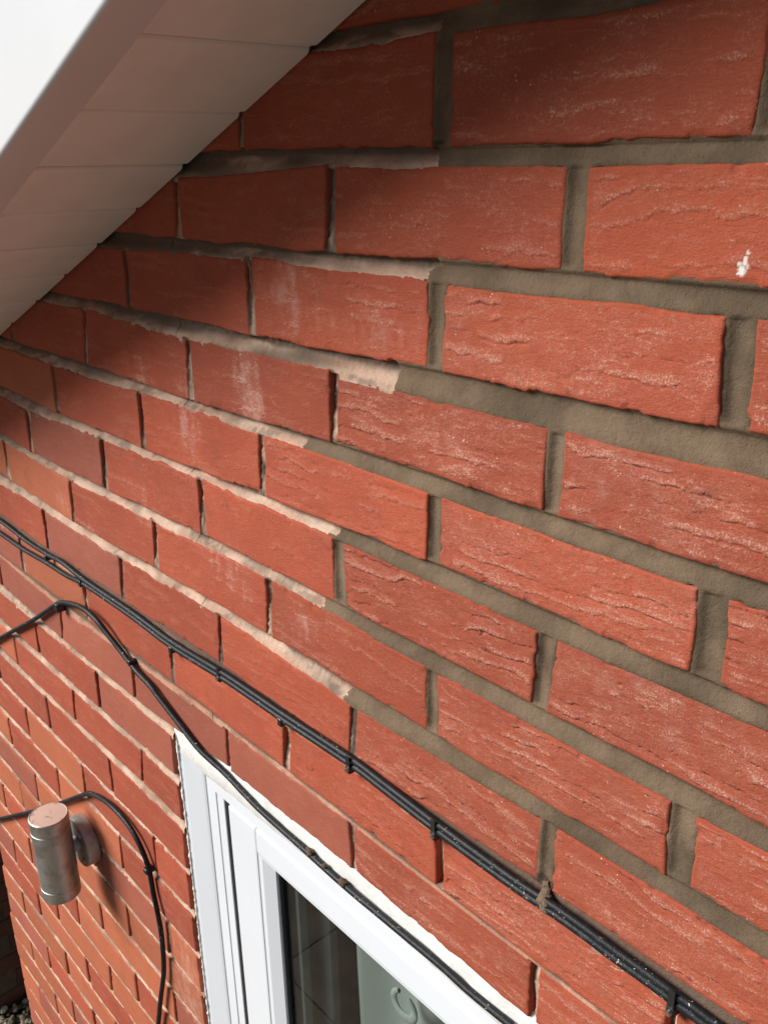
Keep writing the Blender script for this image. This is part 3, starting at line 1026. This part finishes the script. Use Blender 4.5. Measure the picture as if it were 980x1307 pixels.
# ------------------------------------------------------------------ cables on the wall
M_CABLE = NT("black_cable")
v_, _r = M_CABLE.coord()
cc = M_CABLE.mix(M_CABLE.ramp(M_CABLE.noise(v_, 120, 4, 0.65), 0.5, 0.8), (0.008, 0.009, 0.011), (0.032, 0.032, 0.035))
spk_ = M_CABLE.math('MULTIPLY', M_CABLE.ramp(M_CABLE.noise(v_, 420, 2, 0.6), 0.66, 0.72), M_CABLE.ramp(M_CABLE.noise(v_, 17, 2), 0.44, 0.56))
cc = M_CABLE.mix(spk_, cc, (0.6, 0.52, 0.45))
M_CABLE.l(cc, M_CABLE.b.inputs['Base Color'])
M_CABLE.b.inputs['Roughness'].default_value = 0.5
M_CABLE.b.inputs['Specular IOR Level'].default_value = 0.28
M_CABLE.l(M_CABLE.bump(M_CABLE.noise(v_, 500, 3), 0.0006, 0.5), M_CABLE.b.inputs['Normal'])
M_CABLE = M_CABLE.m
M_CLIP = plain("clip_plastic", (0.015, 0.015, 0.016), 0.4)
M_NAIL = plain("nail_steel", (0.55, 0.52, 0.48), 0.35, 1.0)

MAIN = [(-657.8, -599.1), (-529.0, -598.4), (-431.2, -600.2), (-321.4, -593.6), (-251.3, -593.1), (-205.0, -593.5), (-102.4, -591.8), (-59.2, -593.7), (10.6, -597.1), (88.9, -598.4), (123.6, -597.6), (156.1, -597.7), (186.6, -599.5), (215.3, -600.4), (262.2, -602.9), (299.5, -604.5), (420, -606), (620, -603)]
UP0 = [(-1400, -606), (-1108.5, -600.8), (-964.7, -594.5), (-857.7, -597.8), (-779.4, -595.8), (-731.2, -595.5)]
LO0 = [(-1400, -632), (-1121.1, -625.7), (-975.7, -619.3), (-880.6, -617.8), (-790.6, -611.8), (-722.2, -606.0)]


def clip(parent, u, v, y, w=7, h=10, d=9, nail=True):
    bm = bmesh.new()
    bm_box(bm, (-w / 2000, -d / 1000, -h / 2000), (w / 2000, 0.004, h / 2000), 0.0016, 3)
    c = bm_obj("cable_clip", bm, M_CLIP, parent, w2(u, v, y))
    if nail:
        bm = bmesh.new()
        bmesh.ops.create_cone(bm, cap_ends=True, segments=12, radius1=0.0022, radius2=0.0017, depth=0.0022,
                              matrix=Matrix.Translation((0, -d / 1000 - 0.001, 0)) @ Matrix.Rotation(math.pi / 2, 4, 'X'))
        bm_obj("nail", bm, M_NAIL, c)
    return c


R1 = 3.5
twin = empty("twin_cable", (0, 0, 0))
tag(twin, "thick pair of black cables clipped side by side across the wall above the window", "cable")
for name, lead, dv in (("upper_cable", UP0, 3.4), ("lower_cable", LO0, -3.4)):
    pts = [w2(u, v + (dv if u > -760 else 0), -R1 - 1.6) for u, v in lead] + [w2(u, v + dv, -R1 - 1.8 - 0.8 * math.sin(u / 70)) for u, v in MAIN]
    vs, fs = tube(pts, R1 / 1000, 14, 5)
    link("cable", mesh_np("cable", vs, fs), M_CABLE, twin)
for (u, v, nl) in ((-781, -600, False), (-670, -603.5, False), (-428, -606.5, False), (-322.8, -598, True), (-209.5, -599.5, False), (-102.4, -598, True), (8.7, -605, True), (233.8, -611.5, True)):
    clip(twin, u, v, -4, 6.5, 9, 6.0, nl)
# saddle of each nailed clip wraps the pair
for (u, v) in ((-322.8, -593.5), (-102.4, -591.8), (8.7, -597), (233.8, -601)):
    bm = bmesh.new()
    bm_box(bm, (-0.0026, -0.0098, -0.0085), (0.0026, -0.0088, 0.0085), 0.0008)
    bm_obj("cable_clip", bm, M_CLIP, twin, w2(u, v, 0))

M_DROP = M_NEW
gu = np.linspace(111, 134, 34)
gv_ = np.linspace(-611, -582, 42)
U, V = np.meshgrid(gu, gv_)
cen = 122.5 + (-(V + 590)) * 0.28
rad = np.hypot((U - cen) / (5.6 - 1.2 * sstep(-592, -606, V)), (V + 596) / 11.5) + 0.30 * vn(U / 3.6, V / 3.6, 41) + 0.18 * vn(U / 1.6, V / 1.6, 42)
top = np.full(U.shape, 0.5)
for vc in (-594.2, -601.0):
    dv = np.abs(V - vc)
    top = np.maximum(top, np.where(dv < 3.5, 5.4 + np.sqrt(np.maximum(3.5 ** 2 - dv ** 2, 0)), 0.5))
for _ in range(3):
    top[1:-1] = np.maximum(top[1:-1], (top[:-2] + top[1:-1] + top[2:]) / 3)
Y = -(top + 1.9 * sstep(1.05, 0.55, rad) - 1.6 * sstep(0.9, 1.15, rad) + 0.55 * vn(U / 1.9, V / 1.9, 43) + 0.35 * vn(U / .9, V / .9, 44))
F = grid_faces(len(gu), len(gv_))
F = F[(rad.ravel()[F] < 1.12).all(1)]
used = np.unique(F)
mp = np.zeros(U.size, int)
mp[used] = np.arange(len(used))
P = np.stack([U / 1000, Y / 1000, GROUND + V / 1000], -1).reshape(-1, 3)[used]
db = link("mortar_dropping", mesh_np("mortar_dropping", P, mp[F]), M_DROP)
db.modifiers.new("thickness", 'SOLIDIFY').thickness = 0.0012
tag(db, "crumbly lump of fresh brown mortar dropped over the pair of black cables", "mortar lump")
ca = db.data.color_attributes.new('surf', 'FLOAT_COLOR', 'POINT')
ca.data.foreach_set('color', np.tile([0.0, 0.0, 0, 1], len(db.data.vertices)).astype(np.float32))

C2 = [(-1412, -1052, 3), (-1380, -1033, -6), (-1075.8, -851.4, -6), (-898.0, -749.1, -6), (-784.5, -679.5, -6), (-757.6, -664.6, -7), (-707.6, -647.7, -9), (-662.7, -638.5, -11), (-625.6, -641.3, -11), (-601.4, -653.2, -9), (-566.0, -670.7, -6), (-532.5, -682.1, -6), (-498.6, -688.0, -6), (-478.7, -696.0, -6), (-439.4, -711.5, -5), (-394, -727.5, -4.5), (-366, -734.5, -2), (-338.9, -739.4, 0), (-276.4, -749.6, 0), (-190.2, -753.7, 0), (-125.5, -756.7, 0), (-55.2, -756.0, 0), (8.0, -755.4, 0), (46.7, -757.5, 0), (91.7, -756.3, 0), (149.0, -755.4, 0), (300, -757, 0), (440, -758, 0)]
wc = empty("window_cable", (0, 0, 0))
tag(wc, "black cable dipping over one clip, then running along the top of the window frame", "cable")
vs, fs = tube([w2(u, v, y) for u, v, y in C2], 0.0037, 12, 6)
link("cable", mesh_np("cable", vs, fs), M_CABLE, wc)
clip(wc, -764, -673.5, -2, 12, 13, 11, False)
clip(wc, -546.5, -675, -2, 6, 8, 8, False)
C3 = [(-1412, -1452, 4), (-1385, -1436, -7), (-1310.0, -1386.5, -7), (-1081.5, -1231.4, -7), (-917.4, -1116.6, -7), (-796.8, -1028.7, -7), (-761.9, -1005.0, -7), (-721.3, -989.6, -7), (-674.1, -979.6, -8), (-629.6, -981.8, -8), (-597.3, -997.5, -8), (-576.8, -1031.7, -7), (-572.4, -1075.5, -7), (-562.7, -1119.3, -8), (-562.0, -1163.1, -8), (-571.3, -1228.6, -8), (-597.2, -1307.6, -8), (-620.3, -1382.6, -8), (-656.9, -1493.9, -7), (-690, -1600, -7), (-720, -1700, -6)]
lc = empty("looped_cable", (0, 0, 0))
tag(lc, "thin black cable looping over the steel wall lamp and hanging down beside the window", "cable")
vs, fs = tube([w2(u, v, y) for u, v, y in C3], 0.0038, 12, 6)
link("cable", mesh_np("cable", vs, fs), M_CABLE, lc)
clip(lc, -579.0, -1036, -3, 10, 9, 10, False)

# bits of dirt lying on the window cable
M_DIRT = plain("dry_dirt", (0.14, 0.075, 0.04), 0.95, var=0.5, vscale=200, bump=0.001)
for (u, v, s, lb) in ((-180, -749.5, 3.6, "brown dirt crumb on the window cable, the upper left one"), (-127, -752.5, 4.2, "larger brown dirt crumb on the window cable under the open joint"),
                      (-156, -751, 2.0, "tiniest brown dirt crumb, between two larger ones on the window cable")):
    bm = bmesh.new()
    m = bmesh.ops.create_icosphere(bm, subdivisions=2, radius=s / 1000)
    for q in m['verts']:
        q.co *= 1 + 0.75 * float(vn(np.array(q.co.x * 420 + s * 9), np.array(q.co.z * 420 + q.co.y * 300), int(s * 10)))
        q.co.x *= 1.5
        q.co.z *= 0.85
    tag(bm_obj("dirt_crumb", bm, M_DIRT, None, w2(u, v, -1.5), True), lb, "dirt", "dirt crumbs on the window cable")

# ------------------------------------------------------------------ wall lamp
ST_ = NT("brushed_steel")
v_, _r = ST_.coord((1, 1, 0.04))
vv_, _r = ST_.coord()
c_ = ST_.mix(ST_.ramp(ST_.noise(vv_, 45, 4, 0.65), 0.42, 0.72), (0.52, 0.51, 0.48), (0.36, 0.33, 0.30))
ST_.l(c_, ST_.b.inputs['Base Color'])
ST_.b.inputs['Metallic'].default_value = 1.0
rr_ = ST_.n("ShaderNodeMapRange")
ST_.l(ST_.noise(v_, 320, 3), rr_.inputs[0])
rr_.inputs[3].default_value = 0.42
rr_.inputs[4].default_value = 0.60
ST_.l(rr_.outputs[0], ST_.b.inputs['Roughness'])
ST_.l(ST_.bump(ST_.noise(v_, 500, 2), 0.0002, 0.4), ST_.b.inputs['Normal'])
M_STEEL = ST_.m
DT = NT("dusty_lamp_top")
v_, _r = DT.coord()
k_ = DT.ramp(DT.noise(v_, 55, 4, 0.6, 0.5), 0.56, 0.66)
c_ = DT.mix(k_, (0.62, 0.42, 0.33), (0.30, 0.26, 0.23))
k2_ = DT.ramp(DT.noise(v_, 260, 2), 0.68, 0.74)
DT.l(DT.mix(k2_, c_, (0.07, 0.05, 0.04)), DT.b.inputs['Base Color'])
DT.b.inputs['Roughness'].default_value = 0.75


def lathe(name, prof, mat, parent, loc, axis='Z', n=48):
    V = []
    F = []
    for (r_, z_) in prof:
        for k in range(n):
            a = 2 * math.pi * k / n
            if axis == 'Z':
                V.append((r_ * math.cos(a) / 1000, r_ * math.sin(a) / 1000, z_ / 1000))
            else:
                V.append((r_ * math.cos(a) / 1000, -z_ / 1000, r_ * math.sin(a) / 1000))
    for i in range(len(prof) - 1):
        for k in range(n):
            F.append((i * n + k, i * n + (k + 1) % n, (i + 1) * n + (k + 1) % n, (i + 1) * n + k))
    me = mesh_np(name, np.array(V), np.array(F))
    o = link(name, me, mat, parent, loc)
    b = bmesh.new()
    b.from_mesh(me)
    bmesh.ops.recalc_face_normals(b, faces=b.faces[:])
    b.to_mesh(me)
    b.free()
    me.set_sharp_from_angle(angle=math.radians(32))
    return o


LU, LV = -812.0, -1126.0
lamp = empty("wall_lamp", w2(LU, LV, 0))
tag(lamp, "brushed steel cylinder wall lamp with dusty top, on a round wall plate", "lamp")
body = (0, -0.060, 0)
lathe("lamp_body", [(31, -78), (31, -57.5), (30.4, -57), (30.4, -56), (31, -55.5), (31, 54.5), (30.4, 55), (30.4, 56), (31, 56.5), (31, 78.5), (30.2, 79.6), (29.4, 80)], M_STEEL, lamp, body)
lathe("lamp_top", [(29.4, 80), (28.8, 79.2), (18, 79.8), (0.01, 80.2)], DT.m, lamp, body)
lathe("lamp_lens", [(31, -78), (28, -78.6), (27.5, -74), (0.01, -73.5)], plain("lamp_glass", (0.5, 0.5, 0.5), 0.1), lamp, body)
lathe("wall_plate", [(42, 0.5), (43, 2), (43, 20), (42.2, 21.6), (40.5, 22.2), (0.01, 22.6)], M_STEEL, lamp, (0, 0, 0), 'Y')
lathe("stem", [(13, 22.3), (13, 34), (10, 36)], M_STEEL, lamp, (0, 0, 0), 'Y')
for zz in (-26, 26):
    lathe("screw", [(4.2, 22.0), (4.2, 24.0), (2.5, 25.2), (0.01, 25.4)], M_NAIL, lamp, (0.018, 0, zz / 1000), 'Y', 16)

# ------------------------------------------------------------------ neighbour's wall beyond the corner (shaded side)
NU = -2200.0
nb = empty("neighbour_wall", (NU / 1000, 0.05, 0))
tag(nb, "shaded dark brick side wall standing beyond the corner of the house", "wall")


def nloc(y, v, off=0.0):
    return (off / 1000, (y - 50) / 1000, GROUND + v / 1000)


bm = bmesh.new()
bm_box(bm, nloc(55, -2830, -215), nloc(2600, 300, -7))
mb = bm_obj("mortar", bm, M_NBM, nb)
ca = mb.data.color_attributes.new('surf', 'FLOAT_COLOR', 'POINT')
ca.data.foreach_set('color', np.tile([0.1, 0, 0, 1], len(mb.data.vertices)).astype(np.float32))
variants = []
for k in range(5):
    rr2 = np.random.default_rng(k + 900)
    w_, h_ = 215, 64
    s = np.array([0, 3, 60, 110, 160, w_ - 3, w_]) - w_ / 2
    t = np.array([0, 3, 32, h_ - 3, h_]) - h_ / 2
    Y, Z = np.meshgrid(s, t)
    X = rr2.normal(size=Y.shape) * 0.6
    X[0, :] = X[-1, :] = -3
    X[:, 0] = X[:, -1] = -3
    V = np.stack([X, Y, Z], -1).reshape(-1, 3)
    idx = np.arange(Y.size).reshape(Y.shape)
    loop = np.concatenate([idx[0, :], idx[1:, -1], idx[-1, -2::-1], idx[-2:0:-1, 0]])
    bk = V[loop].copy()
    bk[:, 0] = -14
    n0 = len(V)
    kk = np.arange(len(loop))
    side = np.stack([loop[kk], n0 + kk, n0 + (kk + 1) % len(loop), loop[(kk + 1) % len(loop)]], -1)
    me = mesh_np("brick", np.vstack([V, bk]) / 1000, [grid_faces(len(s), len(t)), side])
    c = np.tile([0.5, 0.6, 1, 1], n0 + len(bk)).astype(np.float32)
    me.color_attributes.new('surf', 'FLOAT_COLOR', 'POINT').data.foreach_set('color', c)
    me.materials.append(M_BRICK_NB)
    variants.append(me)
cnt = 0
for r in range(0, 24):
    for k in range(6):
        y = 165 + 225 * k + (112.5 if r % 2 else 0)
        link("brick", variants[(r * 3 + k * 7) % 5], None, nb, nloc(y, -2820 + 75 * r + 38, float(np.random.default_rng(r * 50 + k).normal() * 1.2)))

# ------------------------------------------------------------------ ground and gravel
GM = NT("bare_ground")
v_, _r = GM.coord()
GM.l(GM.mix(GM.ramp(GM.noise(v_, 3, 5, 0.6), 0.4, 0.65), (0.045, 0.041, 0.027), (0.03, 0.028, 0.02)), GM.b.inputs['Base Color'])
GM.b.inputs['Roughness'].default_value = 0.95
bm = bmesh.new()
bmesh.ops.create_grid(bm, x_segments=4, y_segments=4, size=400)
g = bm_obj("ground", bm, GM.m)
tag(g, "bare ground round the house", kind="structure")
# paving in front of the window, mirrored in its glass
M_PAVE = plain("buff_paving", (0.30, 0.235, 0.165), 0.85, var=0.35, vscale=7, bump=0.002, bscale=90)
pv = empty("patio", (0, 0, 0.004))
tag(pv, "buff slab paving in front of the house", kind="structure")
bm = bmesh.new()
bm_box(bm, (-0.2232, -0.2232, 0), (0.2232, 0.2232, 0.035), 0.003)
slab = bpy.data.meshes.new("paving_slab")
bm.to_mesh(slab)
bm.free()
slab.materials.append(M_PAVE)
for i in range(10):
    for j in range(9):
        s_ = link("paving_slab", slab, None, pv, (-1.9 + 0.45 * i, -0.62 - 0.45 * j, random.uniform(-0.002, 0.003)))
        s_.rotation_euler = (0, 0, (i * 3 + j) % 4 * math.pi / 2)
# gravel strip between the two walls
N = 5200
ico = bmesh.new()
bmesh.ops.create_icosphere(ico, subdivisions=1, radius=1.0)
iv = np.array([v.co[:] for v in ico.verts])
itri = np.array([[v.index for v in f.verts] for f in ico.faces])
ico.free()
cx = rng.uniform(-2.19, -1.35, N)
cy = rng.uniform(-0.35, 1.1, N)
cz = rng.uniform(0.002, 0.034, N)
sc = rng.uniform(0.006, 0.016, N)[:, None] * rng.uniform(0.6, 1.25, (N, 3))
ang = rng.uniform(0, 6.28, N)
til = rng.uniform(-0.7, 0.7, N)
V = iv[None] * sc[:, None] * (1 + rng.normal(size=(N, len(iv), 1)) * 0.12)
ca_, sa_ = np.cos(ang)[:, None], np.sin(ang)[:, None]
x = V[..., 0] * ca_ - V[..., 1] * sa_
y = V[..., 0] * sa_ + V[..., 1] * ca_
z = V[..., 2]
ct, st_ = np.cos(til)[:, None], np.sin(til)[:, None]
y, z = y * ct - z * st_, y * st_ + z * ct
V = np.stack([x + cx[:, None], y + cy[:, None], z + cz[:, None]], -1).reshape(-1, 3)
F = (itri[None] + (np.arange(N) * len(iv))[:, None, None]).reshape(-1, 3)
me = mesh_np("gravel", V, F, False)
tone = rng.random(N)
cc_ = np.repeat(tone, len(iv))
cl = np.stack([cc_, cc_, cc_, np.ones_like(cc_)], -1).astype(np.float32)
me.color_attributes.new('tone', 'FLOAT_COLOR', 'POINT').data.foreach_set('color', cl.ravel())
VM = NT("river_gravel")
at = VM.n("ShaderNodeVertexColor", layer_name='tone')
cr = VM.n("ShaderNodeValToRGB")
VM.l(at.outputs[0], cr.inputs[0])
cr.color_ramp.elements[0].color = (0.10, 0.085, 0.055, 1)
cr.color_ramp.elements[1].color = (0.55, 0.50, 0.38, 1)
e_ = cr.color_ramp.elements.new(0.5)
e_.color = (0.26, 0.21, 0.13, 1)
VM.l(cr.outputs[0], VM.b.inputs['Base Color'])
VM.b.inputs['Roughness'].default_value = 0.8
gv_ = link("gravel", me, VM.m)
tag(gv_, "loose tan gravel at the foot of the shaded wall", "gravel", kind="stuff")
